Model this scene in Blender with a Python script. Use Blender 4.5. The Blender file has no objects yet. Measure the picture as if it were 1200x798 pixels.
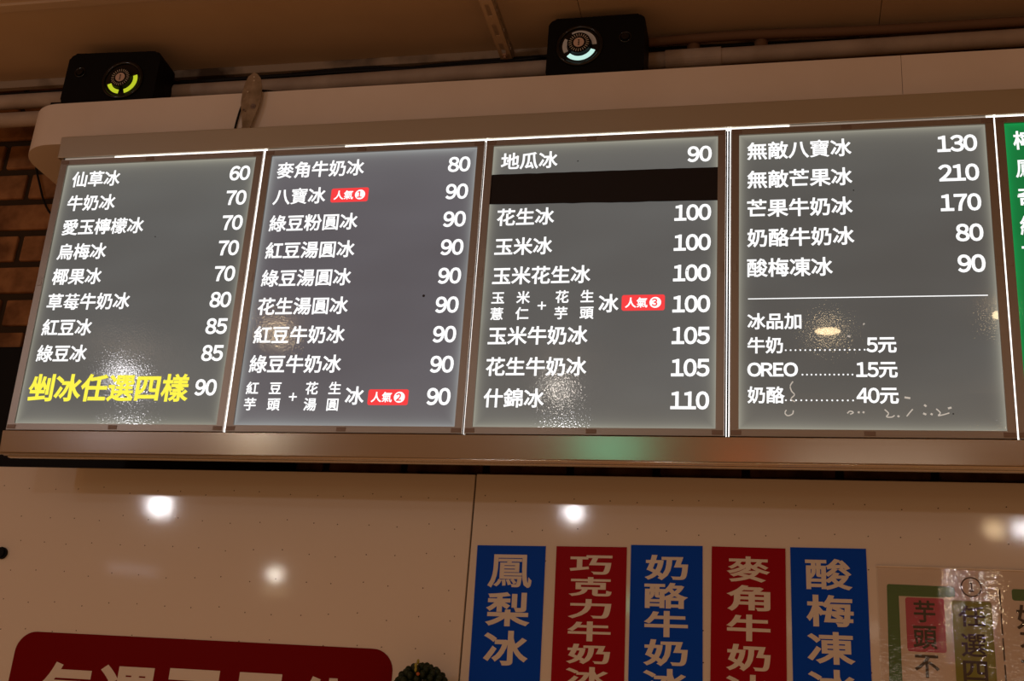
import bpy, bmesh, math, random
from mathutils import Vector, Matrix

random.seed(7)
scene = bpy.context.scene
COL = scene.collection

# ------------------------------------------------------------------ camera, world, lamps, exposure
cam_data = bpy.data.cameras.new('camera')
cam_data.sensor_fit = 'HORIZONTAL'
cam_data.sensor_width = 36.0
cam_data.lens = 36.0 * 1390.96 / 1200.0
cam_data.clip_start = 0.05
cam = bpy.data.objects.new('camera', cam_data)
COL.objects.link(cam)
right = Vector((0.97617038, 0.20518899, 0.07063194))
up = Vector((0.00815646, -0.35994741, 0.93293694))
fwd = Vector((-0.21685212, 0.9101293, 0.35304362))
M = Matrix((right, up, -fwd)).transposed().to_4x4()
M.translation = Vector((1.88368, -2.53031, 1.49600))
cam.matrix_world = M
scene.camera = cam

scene.view_settings.view_transform = 'Standard'
scene.view_settings.look = 'None'
scene.view_settings.exposure = 0.0
scene.view_settings.gamma = 1.0
scene.view_settings.use_curve_mapping = False

world = bpy.data.worlds.new('shop_ambience')
scene.world = world
world.use_nodes = True
world.node_tree.nodes['Background'].inputs['Color'].default_value = (0.258, 0.113, 0.044, 1)
world.node_tree.nodes['Background'].inputs['Strength'].default_value = 1.0


def point_lamp(name, loc, radius, radiance, colour):
    d = bpy.data.lights.new(name, 'POINT')
    d.shadow_soft_size = radius
    d.energy = radiance * 4 * math.pi ** 2 * radius ** 2
    d.color = colour
    o = bpy.data.objects.new(name, d)
    o.location = loc
    COL.objects.link(o)
    return o


def area_lamp(name, loc, aim, sx, sy, radiance, colour, shape='RECTANGLE'):
    d = bpy.data.lights.new(name, 'AREA')
    d.shape = shape
    d.size = sx
    d.size_y = sy
    area = sx * sy * (1.0 if shape == 'RECTANGLE' else math.pi / 4)
    d.energy = radiance * math.pi * area
    d.color = colour
    o = bpy.data.objects.new(name, d)
    o.location = loc
    o.rotation_euler = (Vector(aim) - Vector(loc)).to_track_quat('-Z', 'Y').to_euler()
    COL.objects.link(o)
    return o


def along(p, d, s):
    return tuple(p[i] + d[i] * s for i in range(3))


WHITE = (1.0, 0.97, 1.0)
WARM = (1.0, 0.72, 0.40)
# lamps of the shop behind the viewer, mirrored in the laminate wall, the menu films and the steel trim
point_lamp('shop_lamp', along((0.322, 0.235, 2.119), (-0.4826, -0.8544, 0.1925), 5.0), 0.070, 75, WHITE)
point_lamp('shop_lamp', along((0.667, 0.235, 1.952), (-0.3982, -0.9051, 0.1494), 5.0), 0.026, 110, (1, .93, .8))
point_lamp('shop_lamp', along((1.408, 0.235, 2.127), (-0.1656, -0.9615, 0.2193), 4.8), 0.055, 75, WHITE)
point_lamp('shop_lamp', along((2.353, 0.235, 2.111), (0.1635, -0.9630, 0.2140), 4.8), 0.040, 35, WARM)
point_lamp('shop_lamp', along((2.410, 0.235, 2.112), (0.1826, -0.9597, 0.2138), 4.8), 0.040, 60, WHITE)
point_lamp('shop_lamp', along((0.29, 0.02, 2.39), (-0.51, -0.83, 0.23), 3.9), 0.050, 60, WHITE)
point_lamp('shop_lamp', along((1.40, 0.02, 2.37), (-0.18, -0.95, 0.25), 3.7), 0.035, 60, (1, .9, .78))
point_lamp('shop_lamp', along((0.68, 0.02, 2.50), (-0.40, -0.87, 0.28), 3.2), 0.035, 40, WARM)
point_lamp('shop_lamp', along((2.35, 0.02, 2.53), (0.17, -0.94, 0.31), 2.8), 0.018, 26, WARM)
area_lamp('shop_downlight', along((2.0, 0.02, 2.50), (0.04, -0.95, 0.30), 2.7), along((2.0, 0.02, 2.50), (0.04, -0.95, -0.9), 2.7), 0.11, 0.11, 26, WARM, 'DISK')
# green and red shop signs; the other lamps are added for trim glints
area_lamp('aisle_sign_green', along((1.52, 0.017, 2.224), (-0.136, -0.9883, 0.069), 3.4), (1.52, 0.02, 2.22), 0.30, 0.11, 2.8, (0.12, 1.0, 0.62))
area_lamp('aisle_sign_red', along((1.802, 0.019, 2.205), (-0.031, -0.9975, 0.058), 3.4), (1.80, 0.02, 2.20), 0.22, 0.07, 1.5, (1.0, 0.16, 0.04))
area_lamp('glint_lamp_yellow', along((0.658, 0.018, 2.214), (-0.42, -0.9056, 0.0598), 3.4), (0.66, 0.02, 2.21), 0.14, 0.06, 2.0, (1.0, 0.75, 0.38))  # unseen lamp added for the small yellow glint on the bottom trim
area_lamp('glint_lamp_violet', along((0.25, 0.016, 2.240), (-0.52, -0.8469, 0.0650), 3.4), (0.24, 0.02, 2.23), 0.26, 0.05, 1.6, (0.85, 0.85, 1.0))  # added lamp, gives the pale violet streak at the trim's left end
area_lamp('glint_lamp_white', along((2.10, 0.021, 2.190), (0.07, -0.9965, 0.0545), 3.4), (2.04, 0.02, 2.19), 0.80, 0.09, 1.5, (1.0, 0.86, 0.70))  # wide lamp added to brighten the right part of the bottom trim

# ------------------------------------------------------------------ materials


def lin(r, g, b):
    f = lambda c: ((c / 255 + 0.055) / 1.055) ** 2.4 if c > 10 else c / 255 / 12.92
    return (f(r), f(g), f(b), 1)


def mat(name, colour, rough=0.5, metal=0.0, spec=0.5, emit=None, emit_strength=0.0):
    m = bpy.data.materials.new(name)
    m.use_nodes = True
    b = m.node_tree.nodes['Principled BSDF']
    b.inputs['Base Color'].default_value = (*colour[:3], 1)
    b.inputs['Roughness'].default_value = rough
    b.inputs['Metallic'].default_value = metal
    b.inputs['Specular IOR Level'].default_value = spec
    if emit:
        b.inputs['Emission Color'].default_value = (*emit[:3], 1)
        b.inputs['Emission Strength'].default_value = emit_strength
    return m


class NT:
    def __init__(self, m):
        self.t = m.node_tree
        self.b = m.node_tree.nodes['Principled BSDF']

    def n(self, kind, **kw):
        x = self.t.nodes.new(kind)
        for k, v in kw.items():
            if k in x.bl_rna.properties.keys():
                setattr(x, k, v)
            else:
                x.inputs[k.replace('_', ' ')].default_value = v
        return x

    def l(self, a, b):
        self.t.links.new(a, b)

    def math(self, op, a, b=None):
        x = self.t.nodes.new('ShaderNodeMath')
        x.operation = op
        for i, s in enumerate((a, b)):
            if s is None:
                continue
            if isinstance(s, (int, float)):
                x.inputs[i].default_value = s
            else:
                self.l(s, x.inputs[i])
        return x.outputs[0]


def add_bump(m, scale, strength, dist=0.001, stretch=(1, 1, 1), detail=3.0):
    k = NT(m)
    tc = k.n('ShaderNodeTexCoord')
    mp = k.n('ShaderNodeMapping')
    mp.inputs['Scale'].default_value = stretch
    no = k.n('ShaderNodeTexNoise', Scale=scale, Detail=detail)
    bp = k.n('ShaderNodeBump', Strength=strength, Distance=dist)
    k.l(tc.outputs['Object'], mp.inputs['Vector'])
    k.l(mp.outputs[0], no.inputs['Vector'])
    k.l(no.outputs['Fac'], bp.inputs['Height'])
    k.l(bp.outputs[0], k.b.inputs['Normal'])
    return k


def add_mottle(m, c1, c2, scale, stretch=(1, 1, 1), lo=0.35, hi=0.65):
    k = NT(m)
    tc = k.n('ShaderNodeTexCoord')
    mp = k.n('ShaderNodeMapping')
    mp.inputs['Scale'].default_value = stretch
    no = k.n('ShaderNodeTexNoise', Scale=scale, Detail=4.0)
    rp = k.n('ShaderNodeValToRGB')
    rp.color_ramp.elements[0].position = lo
    rp.color_ramp.elements[0].color = (*c1[:3], 1)
    rp.color_ramp.elements[1].position = hi
    rp.color_ramp.elements[1].color = (*c2[:3], 1)
    k.l(tc.outputs['Object'], mp.inputs['Vector'])
    k.l(mp.outputs[0], no.inputs['Vector'])
    k.l(no.outputs['Fac'], rp.inputs['Fac'])
    k.l(rp.outputs['Color'], k.b.inputs['Base Color'])
    return k


M_laminate = mat('white_laminate', (0.80, 0.76, 0.70), 0.06, spec=0.4)


def laminate_marks():
    k = NT(M_laminate)
    tc = k.n('ShaderNodeTexCoord')
    vo = k.n('ShaderNodeTexVoronoi', Scale=13.5, Randomness=0.22)
    vo.voronoi_dimensions = '2D'
    sp = k.n('ShaderNodeSeparateXYZ')
    cb = k.n('ShaderNodeCombineXYZ')
    k.l(tc.outputs['Object'], sp.inputs[0])
    k.l(sp.outputs['X'], cb.inputs['X'])
    k.l(sp.outputs['Z'], cb.inputs['Y'])
    k.l(cb.outputs[0], vo.inputs['Vector'])
    sm = k.math('LESS_THAN', vo.outputs['Distance'], 0.020)
    mx = k.n('ShaderNodeMix', data_type='RGBA')
    k.l(sm, mx.inputs['Factor'])
    mx.inputs['A'].default_value = (0.80, 0.76, 0.70, 1)
    mx.inputs['B'].default_value = (0.10, 0.07, 0.05, 1)
    k.l(mx.outputs['Result'], k.b.inputs['Base Color'])
    no = k.n('ShaderNodeTexNoise', Scale=260.0, Detail=1.0)
    bp = k.n('ShaderNodeBump', Strength=0.12, Distance=0.0002)
    k.l(tc.outputs['Object'], no.inputs['Vector'])
    k.l(no.outputs['Fac'], bp.inputs['Height'])
    k.l(bp.outputs[0], k.b.inputs['Normal'])


laminate_marks()
M_cornice = mat('cornice_laminate', (0.80, 0.74, 0.68), 0.42, spec=0.35)
add_mottle(M_cornice, (0.76, 0.69, 0.62), (0.82, 0.76, 0.70), 3.0)
M_ceiling = mat('ceiling_board', (0.52, 0.40, 0.27), 0.7, spec=0.2)
add_mottle(M_ceiling, (0.49, 0.37, 0.25), (0.56, 0.44, 0.30), 2.2)
M_brick = mat('old_brick', (0.28, 0.13, 0.06), 0.9, spec=0.1)
add_mottle(M_brick, (0.16, 0.075, 0.035), (0.36, 0.18, 0.08), 14.0)
M_mortar = mat('dark_mortar', (0.05, 0.035, 0.022), 0.95, spec=0.05)
M_batten = mat('stained_batten', (0.30, 0.24, 0.18), 0.8, spec=0.1)
add_mottle(M_batten, (0.07, 0.05, 0.035), (0.36, 0.29, 0.22), 5.0, (1, 1, 1), 0.36, 0.52)
M_steel = mat('brushed_steel', (0.42, 0.38, 0.34), 0.17, 1.0)
add_bump(M_steel, 90.0, 0.10, 0.0004, (0.04, 1, 1))
M_steel_top = mat('dull_steel', (0.62, 0.60, 0.52), 0.34, 1.0)
add_bump(M_steel_top, 60.0, 0.08, 0.0008, (0.04, 1, 1))
M_lip = mat('steel_lip', (0.62, 0.58, 0.52), 0.2, 1.0)
M_frame = mat('bronze_aluminium', (0.37, 0.33, 0.30), 0.40, 1.0)
M_latch = mat('dark_latch', (0.26, 0.20, 0.17), 0.5, 0.6)
M_black = mat('black_plastic', (0.004, 0.004, 0.004), 0.5, spec=0.12)
M_blackgloss = mat('black_gloss', (0.006, 0.006, 0.006), 0.16, spec=0.5)
M_cable = mat('black_cable', (0.008, 0.008, 0.009), 0.6, spec=0.2)
M_pipe = mat('grey_pvc', (0.40, 0.33, 0.28), 0.55, spec=0.3)
add_mottle(M_pipe, (0.33, 0.27, 0.22), (0.45, 0.38, 0.32), 9.0)
M_woodduct = mat('brown_duct', (0.16, 0.09, 0.05), 0.7, spec=0.2)
M_angle = mat('galvanised_angle', (0.40, 0.32, 0.24), 0.55, 0.3)
add_mottle(M_angle, (0.26, 0.20, 0.14), (0.46, 0.37, 0.28), 18.0)
M_bracket = mat('dirty_zinc', (0.36, 0.28, 0.19), 0.5, 0.45)
add_mottle(M_bracket, (0.24, 0.18, 0.11), (0.42, 0.33, 0.23), 30.0)
M_nut = mat('rusty_nut', (0.46, 0.30, 0.20), 0.5, 0.5)
M_blue = mat('blue_vinyl', (0.002, 0.072, 0.66), 0.35, spec=0.06)
M_red = mat('red_vinyl', (0.34, 0.003, 0.010), 0.35, spec=0.06)
M_redsign = mat('deep_red_vinyl', (0.19, 0.001, 0.001), 0.35, spec=0.05)
M_letter = mat('white_vinyl_letter', (0.78, 0.74, 0.68), 0.30, spec=0.3)
M_paper = mat('poster_paper', (0.74, 0.67, 0.60), 0.7, spec=0.2)
M_ink = mat('black_marker', (0.012, 0.010, 0.010), 0.5, spec=0.2)
M_pgreen = mat('green_marker', (0.035, 0.17, 0.045), 0.6, spec=0.2)
M_pink = mat('pink_paper', (0.50, 0.055, 0.14), 0.6, spec=0.2)
M_olive = mat('olive_paper', (0.22, 0.26, 0.02), 0.6, spec=0.2)
M_tape = mat('black_tape', (0.010, 0.008, 0.011), 0.5, spec=0.3)
M_leaf = mat('dark_leaf', (0.015, 0.030, 0.012), 0.5, spec=0.3)
M_flower = mat('orange_berry', (0.45, 0.12, 0.03), 0.5)
M_yleaf = mat('yellow_leaf', (0.35, 0.34, 0.04), 0.5)
M_hub = mat('hub_label', (0.62, 0.46, 0.38), 0.4)
M_tick = mat('hub_tick', (0.62, 0.56, 0.46), 0.4)
M_glow_yellow = mat('lit_ring_yellow', (0.02, 0.02, 0.01), 0.4, emit=(0.50, 0.58, 0.02), emit_strength=1.0)
M_glow_cyan = mat('lit_ring_cyan', (0.03, 0.03, 0.03), 0.3, emit=(0.55, 0.85, 0.76), emit_strength=1.0)
M_ring_dim = mat('ring_acrylic', (0.55, 0.52, 0.48), 0.25, emit=(0.1, 0.1, 0.09), emit_strength=0.2)
M_led = mat('led_strip', (0.8, 0.8, 0.8), 0.4, emit=(1.0, 0.98, 0.95), emit_strength=2.0)
M_led_dim = mat('led_strip_faint', (0.5, 0.5, 0.5), 0.3, emit=(1.0, 0.9, 0.8), emit_strength=0.28)
M_gap = mat('box_inside', (0.01, 0.01, 0.01), 0.8, spec=0.1)
M_txt = mat('lit_white_lettering', (0.1, 0.1, 0.1), 0.4, spec=0.2, emit=(1.0, 1.0, 1.0), emit_strength=1.15)
M_txt_yellow = mat('lit_yellow_lettering', (0.1, 0.1, 0.02), 0.4, spec=0.2, emit=(1.0, 0.90, 0.07), emit_strength=1.0)
M_badge = mat('lit_red_badge', (0.1, 0.01, 0.01), 0.4, spec=0.2, emit=(0.93, 0.052, 0.056), emit_strength=1.0)
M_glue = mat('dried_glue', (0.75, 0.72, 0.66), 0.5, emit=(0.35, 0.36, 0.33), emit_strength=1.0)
M_speck = mat('dark_speck', (0.02, 0.015, 0.012), 0.6)

W, H = 0.5549, 0.7283


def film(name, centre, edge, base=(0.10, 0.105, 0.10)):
    """backlit printed film: edge glow is painted into its emission, brightest along the rim"""
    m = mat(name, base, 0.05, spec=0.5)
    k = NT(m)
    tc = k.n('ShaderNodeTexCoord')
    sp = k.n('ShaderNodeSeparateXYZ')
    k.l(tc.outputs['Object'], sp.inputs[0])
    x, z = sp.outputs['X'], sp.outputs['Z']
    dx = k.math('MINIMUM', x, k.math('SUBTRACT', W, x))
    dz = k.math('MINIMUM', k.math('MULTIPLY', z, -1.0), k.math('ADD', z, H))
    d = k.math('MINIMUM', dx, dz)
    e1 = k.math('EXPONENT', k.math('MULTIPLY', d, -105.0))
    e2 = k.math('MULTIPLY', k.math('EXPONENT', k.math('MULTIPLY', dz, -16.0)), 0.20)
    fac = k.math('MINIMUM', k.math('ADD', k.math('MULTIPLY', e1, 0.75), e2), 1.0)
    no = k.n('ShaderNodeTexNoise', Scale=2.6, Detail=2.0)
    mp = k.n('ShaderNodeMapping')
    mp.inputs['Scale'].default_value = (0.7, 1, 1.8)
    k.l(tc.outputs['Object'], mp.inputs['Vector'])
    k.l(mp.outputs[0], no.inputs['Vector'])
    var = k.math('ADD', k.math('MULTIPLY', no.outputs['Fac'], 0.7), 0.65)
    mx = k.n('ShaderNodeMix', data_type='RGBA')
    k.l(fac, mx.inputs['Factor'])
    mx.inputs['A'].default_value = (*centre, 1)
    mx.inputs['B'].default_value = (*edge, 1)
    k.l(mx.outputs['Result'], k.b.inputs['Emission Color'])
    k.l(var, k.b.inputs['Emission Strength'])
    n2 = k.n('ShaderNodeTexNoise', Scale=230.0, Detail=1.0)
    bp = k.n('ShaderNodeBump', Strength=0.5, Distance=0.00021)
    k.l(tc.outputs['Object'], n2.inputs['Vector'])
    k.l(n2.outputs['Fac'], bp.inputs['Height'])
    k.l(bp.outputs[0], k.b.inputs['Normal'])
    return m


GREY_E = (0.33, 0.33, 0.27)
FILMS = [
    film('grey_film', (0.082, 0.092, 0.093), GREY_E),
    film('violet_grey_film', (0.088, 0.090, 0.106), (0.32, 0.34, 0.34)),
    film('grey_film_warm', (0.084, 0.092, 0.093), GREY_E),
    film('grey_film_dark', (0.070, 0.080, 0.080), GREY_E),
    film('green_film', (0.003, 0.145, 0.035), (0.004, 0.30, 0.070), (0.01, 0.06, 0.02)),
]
FILMS[3].node_tree.nodes['Principled BSDF'].inputs['Coat Weight'].default_value = 0.9
FILMS[3].node_tree.nodes['Principled BSDF'].inputs['Coat Roughness'].default_value = 0.02

# ------------------------------------------------------------------ mesh helpers


def link(name, me, m, parent=None, smooth=False):
    o = bpy.data.objects.new(name, me)
    COL.objects.link(o)
    if m is not None:
        for x in (m if isinstance(m, (list, tuple)) else (m,)):
            me.materials.append(x)
    if parent is not None:
        o.parent = parent
    if smooth:
        for p in me.polygons:
            p.use_smooth = True
    return o


def obj(name, bm, m, parent=None, smooth=False, loc=None, rot=None):
    me = bpy.data.meshes.new(name)
    bmesh.ops.recalc_face_normals(bm, faces=bm.faces)
    bm.to_mesh(me)
    bm.free()
    o = link(name, me, m, parent, smooth)
    if loc is not None:
        o.location = loc
    if rot is not None:
        o.rotation_euler = rot
    return o


def tag(o, label, cat, group=None):
    o['label'] = label
    o['category'] = cat
    if group:
        o['group'] = group
    return o


def struct(o):
    o['kind'] = 'structure'
    return o


def empty(name, loc=(0, 0, 0), rot=(0, 0, 0)):
    o = bpy.data.objects.new(name, None)
    o.empty_display_size = 0.05
    o.location = loc
    o.rotation_euler = rot
    COL.objects.link(o)
    return o


def box(bm, x0, x1, y0, y1, z0, z1, bevel=0.0, seg=2):
    v = [bm.verts.new((x, y, z)) for x in (x0, x1) for y in (y0, y1) for z in (z0, z1)]
    fs = [bm.faces.new([v[i] for i in q]) for q in
          ((0, 1, 3, 2), (4, 6, 7, 5), (0, 4, 5, 1), (2, 3, 7, 6), (0, 2, 6, 4), (1, 5, 7, 3))]
    if bevel > 0:
        es = list({e for f in fs for e in f.edges})
        bmesh.ops.bevel(bm, geom=es, offset=bevel, segments=seg, profile=0.5, affect='EDGES')


def bbox(*a, **k):
    bm = bmesh.new()
    box(bm, *a, **k)
    return bm


def prism(bm, pts, y0, y1):
    """closed outline in x,z swept from y0 to y1"""
    a = [bm.verts.new((p[0], y0, p[1])) for p in pts]
    b = [bm.verts.new((p[0], y1, p[1])) for p in pts]
    n = len(pts)
    bm.faces.new(a)
    bm.faces.new(b[::-1])
    for i in range(n):
        bm.faces.new((a[i], b[i], b[(i + 1) % n], a[(i + 1) % n]))


def rounded(x0, x1, z0, z1, r, n=6):
    pts = []
    for cx, cz, a0 in ((x1 - r, z1 - r, 0), (x0 + r, z1 - r, 90), (x0 + r, z0 + r, 180), (x1 - r, z0 + r, 270)):
        for i in range(n + 1):
            a = math.radians(a0 + 90 * i / n)
            pts.append((cx + r * math.cos(a), cz + r * math.sin(a)))
    return pts


def tube(bm, path, r, seg=10, cap=True):
    rings = []
    n = len(path)
    path = [Vector(p) for p in path]
    for i, p in enumerate(path):
        t = (path[min(i + 1, n - 1)] - path[max(i - 1, 0)]).normalized()
        a = t.cross(Vector((0, 0, 1)))
        if a.length < 1e-3:
            a = t.cross(Vector((0, 1, 0)))
        a.normalize()
        b = t.cross(a)
        rings.append([bm.verts.new(p + a * (r * math.cos(2 * math.pi * k / seg)) + b * (r * math.sin(2 * math.pi * k / seg))) for k in range(seg)])
    for q, w in zip(rings, rings[1:]):
        for k in range(seg):
            bm.faces.new((q[k], q[(k + 1) % seg], w[(k + 1) % seg], w[k]))
    if cap:
        bm.faces.new(rings[0])
        bm.faces.new(rings[-1][::-1])


def smooth_path(pts, sub=8):
    pts = [Vector(p) for p in pts]
    out = []
    for i in range(len(pts) - 1):
        p0, p1, p2, p3 = pts[max(i - 1, 0)], pts[i], pts[i + 1], pts[min(i + 2, len(pts) - 1)]
        for k in range(sub):
            t = k / sub
            out.append(0.5 * ((2 * p1) + (p2 - p0) * t + (2 * p0 - 5 * p1 + 4 * p2 - p3) * t * t + (3 * p1 - p0 - 3 * p2 + p3) * t ** 3))
    out.append(pts[-1])
    return out


def annulus(bm, r0, r1, y0, y1, a0=0.0, a1=360.0, seg=48, cx=0.0, cz=0.0):
    """ring segment in the x,z plane between y0 (front) and y1"""
    full = a1 - a0 >= 359.9
    n = max(3, int(seg * (a1 - a0) / 360))
    rows = []
    for i in range(n if full else n + 1):
        a = math.radians(a0 + (a1 - a0) * i / n)
        c, s = math.cos(a), math.sin(a)
        rows.append([bm.verts.new((cx + r * c, y, cz + r * s)) for r, y in ((r0, y0), (r1, y0), (r1, y1), (r0, y1))])
    m = len(rows)
    for i in range(m if full else m - 1):
        p, q = rows[i], rows[(i + 1) % m]
        for k in range(4):
            bm.faces.new((p[k], p[(k + 1) % 4], q[(k + 1) % 4], q[k]))
    if not full:
        bm.faces.new(rows[0])
        bm.faces.new(rows[-1][::-1])


def disc(bm, r, y0, y1, seg=32, cx=0.0, cz=0.0):
    prism(bm, [(cx + r * math.cos(2 * math.pi * i / seg), cz + r * math.sin(2 * math.pi * i / seg)) for i in range(seg)], y0, y1)


def torus(bm, R, r, y=0.0, seg=48, ring=10, cx=0.0, cz=0.0):
    rows = []
    for i in range(seg):
        a = 2 * math.pi * i / seg
        rows.append([bm.verts.new((cx + (R + r * math.cos(2 * math.pi * k / ring)) * math.cos(a), y + r * math.sin(2 * math.pi * k / ring),
                                   cz + (R + r * math.cos(2 * math.pi * k / ring)) * math.sin(a))) for k in range(ring)])
    for i in range(seg):
        p, q = rows[i], rows[(i + 1) % seg]
        for k in range(ring):
            bm.faces.new((p[k], p[(k + 1) % ring], q[(k + 1) % ring], q[k]))


# ------------------------------------------------------------------ lettering
FULL = {c: chr(ord(c) + 0xFEE0) for c in '0123456789OREO+'}
GLYPH = {}


DENSE = {'寶': 0.55, '圓': 0.72, '鳳': 0.55, '薏': 0.75, '檬': 0.8, '氣': 0.8, '綠': 0.85, '酸': 0.85, '麥': 0.85, '樣': 0.85, '選': 0.85, '艹': 0.9}


def glyph(ch, weight):
    key = (ch, weight)
    if key in GLYPH:
        return GLYPH[key]
    if ch == '莓':
        # grass radical set over its lower half
        g1, g2 = glyph('艹', weight), glyph('每', weight)
        vs, fs = [], []
        for g, (x0, x1, y0, y1) in ((g1, (0.06, 0.94, 0.60, 0.85)), (g2, (0.03, 0.97, -0.09, 0.63))):
            a, b, c_, d = g[2]
            off = len(vs)
            vs += [(x0 + (v[0] - a) * (x1 - x0) / (b - a), y0 + (v[1] - c_) * (y1 - y0) / (d - c_), v[2]) for v in g[0]]
            fs += [tuple(q + off for q in f) for f in g[1]]
        GLYPH[key] = (vs, fs, (0.03, 0.97, -0.09, 0.85))
        return GLYPH[key]
    weight = weight * DENSE.get(ch, 1.0)
    c = bpy.data.curves.new('glyph', 'FONT')
    c.body = FULL.get(ch, ch)
    c.size = 1.0
    c.fill_mode = 'FRONT'
    c.bevel_depth = weight
    c.bevel_resolution = 0
    c.resolution_u = 4
    o = bpy.data.objects.new('glyph', c)
    COL.objects.link(o)
    dg = bpy.context.evaluated_depsgraph_get()
    me = bpy.data.meshes.new_from_object(o.evaluated_get(dg))
    vs = [(v.co.x, v.co.y, v.co.z) for v in me.vertices]
    fs = [tuple(p.vertices) for p in me.polygons]
    bpy.data.objects.remove(o)
    bpy.data.curves.remove(c)
    bpy.data.meshes.remove(me)
    xs = [v[0] for v in vs]
    ys = [v[1] for v in vs]
    GLYPH[key] = (vs, fs, (min(xs), max(xs), min(ys), max(ys)))
    return GLYPH[key]


def lettering(items, y0=-0.0004, thick=0.0003):
    """items: (char, x0, x1, z0, z1, weight) glyph ink boxes in the local x,z plane facing -y"""
    V, F = [], []
    for ch, x0, x1, z0, z1, wt in items:
        vs, fs, (a, b, c, d) = glyph(ch, wt)
        sx = (x1 - x0) / (b - a)
        sz = (z1 - z0) / (d - c)
        off = len(V)
        for v in vs:
            V.append((x0 + (v[0] - a) * sx, y0 - thick * (v[2] / max(wt, 1e-4)) * 0.5, z0 + (v[1] - c) * sz))
        F += [tuple(i + off for i in f) for f in fs]
    me = bpy.data.meshes.new('lettering')
    me.from_pydata(V, [], F)
    return me


def run(text, u0, v, em, wt, adv=None, to_right=None):
    """natural layout of a line: left edge u0 (or right edge to_right), vertical centre v (downwards)"""
    pen, out = 0.0, []
    for ch in text:
        vs, fs, (a, b, c, d) = glyph(ch, wt)
        if ch in '0123456789':
            step = 0.583
            mid = pen + step / 2
            out.append((ch, mid - (b - a) / 2, mid + (b - a) / 2, c - 0.03, d + 0.02))
        elif ch in 'ORE':
            step = {'O': 0.74, 'R': 0.63, 'E': 0.58}[ch]
            mid = pen + step / 2
            out.append((ch, mid - (b - a) / 2, mid + (b - a) / 2, c, d))
        else:
            step = 1.0
            out.append((ch, pen + a, pen + b, c, d))
        pen += step
    L = min(o[1] for o in out)
    R = max(o[2] for o in out)
    base = 0.36 if all(ord(c) < 256 for c in text) else 0.37
    x0 = u0 if to_right is None else to_right - (R - L) * em
    return [(ch, x0 + (a - L) * em, x0 + (b - L) * em, -v + (c - base) * em, -v + (d - base) * em, wt) for ch, a, b, c, d in out]


# ------------------------------------------------------------------ setting: ceiling, brick wall, wall boards
bm = bmesh.new()
seams = (-2.2, 1.378, 2.158, 3.2, 4.4)
for a, b in zip(seams, seams[1:]):
    box(bm, a + 0.0008, b - 0.0008, -0.093, 0.245, 3.46, 3.47)
    box(bm, a + 0.0008, b - 0.0008, -4.2, -0.124, 3.46, 3.47)
box(bm, -2.2, 4.4, -4.2, 0.46, 3.56, 3.66)
box(bm, -2.2, 4.4, -4.2, 0.20, 3.4703, 3.56)
struct(obj('ceiling', bm, M_ceiling))
struct(obj('trim_1', bbox(-2.2, 4.4, -0.124, -0.093, 3.452, 3.4699, bevel=0.002), M_ceiling))
bm = bmesh.new()
box(bm, -2.2, 4.4, 0.243, 0.262, 3.434, 3.4605, bevel=0.002)
struct(obj('trim_2', bm, M_batten))

# brick wall: mortar bed with every brick standing proud of it
bm = bmesh.new()
box(bm, -1.8, 3.8, 0.404, 0.50, 0.6, 3.56)
mort = bm
bk = bmesh.new()
z = 1.935
row = 0
while z < 3.5:
    h = 0.088
    x = -1.8 + (0.115 if row % 2 else 0.0) - 0.057
    while x < 3.75:
        ln = 0.205 + random.uniform(-0.006, 0.006)
        j = random.uniform(-0.002, 0.002)
        box(bk, x, min(x + ln, 3.8), 0.392 + j, 0.41, z + random.uniform(0, .003), z + h + random.uniform(-.003, 0), bevel=0.005, seg=2)
        x += ln + 0.02
    z += 0.108
    row += 1
bk_me = bpy.data.meshes.new('tmp')
bk.to_mesh(bk_me)
bk.free()
n0 = len(mort.faces)
mort.from_mesh(bk_me)
bpy.data.meshes.remove(bk_me)
for f in list(mort.faces)[:n0]:
    f.material_index = 1
struct(obj('wall_back', mort, [M_brick, M_mortar]))

# glossy white boards over the lower wall
PY = 0.235
struct(obj('wall_lower_left', bbox(-1.8, 1.1575, PY, 0.389, 0.6, 2.2150, bevel=0.0015), M_laminate))
struct(obj('wall_lower_right', bbox(1.1615, 3.8, PY, 0.389, 0.6, 2.2165, bevel=0.0015), M_laminate))
# black board on the bricks, left of the menu
tag(obj('black_board', bbox(-1.2, 0.62, 0.362, 0.388, 2.218, 2.612, bevel=0.004), M_black),
    'flat black board on the brick wall left of the menu light box', 'board')
# black peg on the left board
bm = bmesh.new()
disc(bm, 0.0155, PY - 0.012, PY, 24)
bmesh.ops.bevel(bm, geom=[e for e in bm.edges if all(v.co.y < PY - 0.01 for v in e.verts)], offset=0.004, segments=2, affect='EDGES')
tag(obj('wall_peg', bm, M_black, smooth=False, loc=(-0.1040, 0, 1.981)), 'round black peg on the white wall below the left end of the light box', 'peg')

# ------------------------------------------------------------------ white cornice shelf with a rounded end
cor = empty('cornice_shelf', (-0.235, 0.055, 3.104))
tag(cor, 'long white laminate shelf box with rounded left end above the menu boards', 'shelf')


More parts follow.
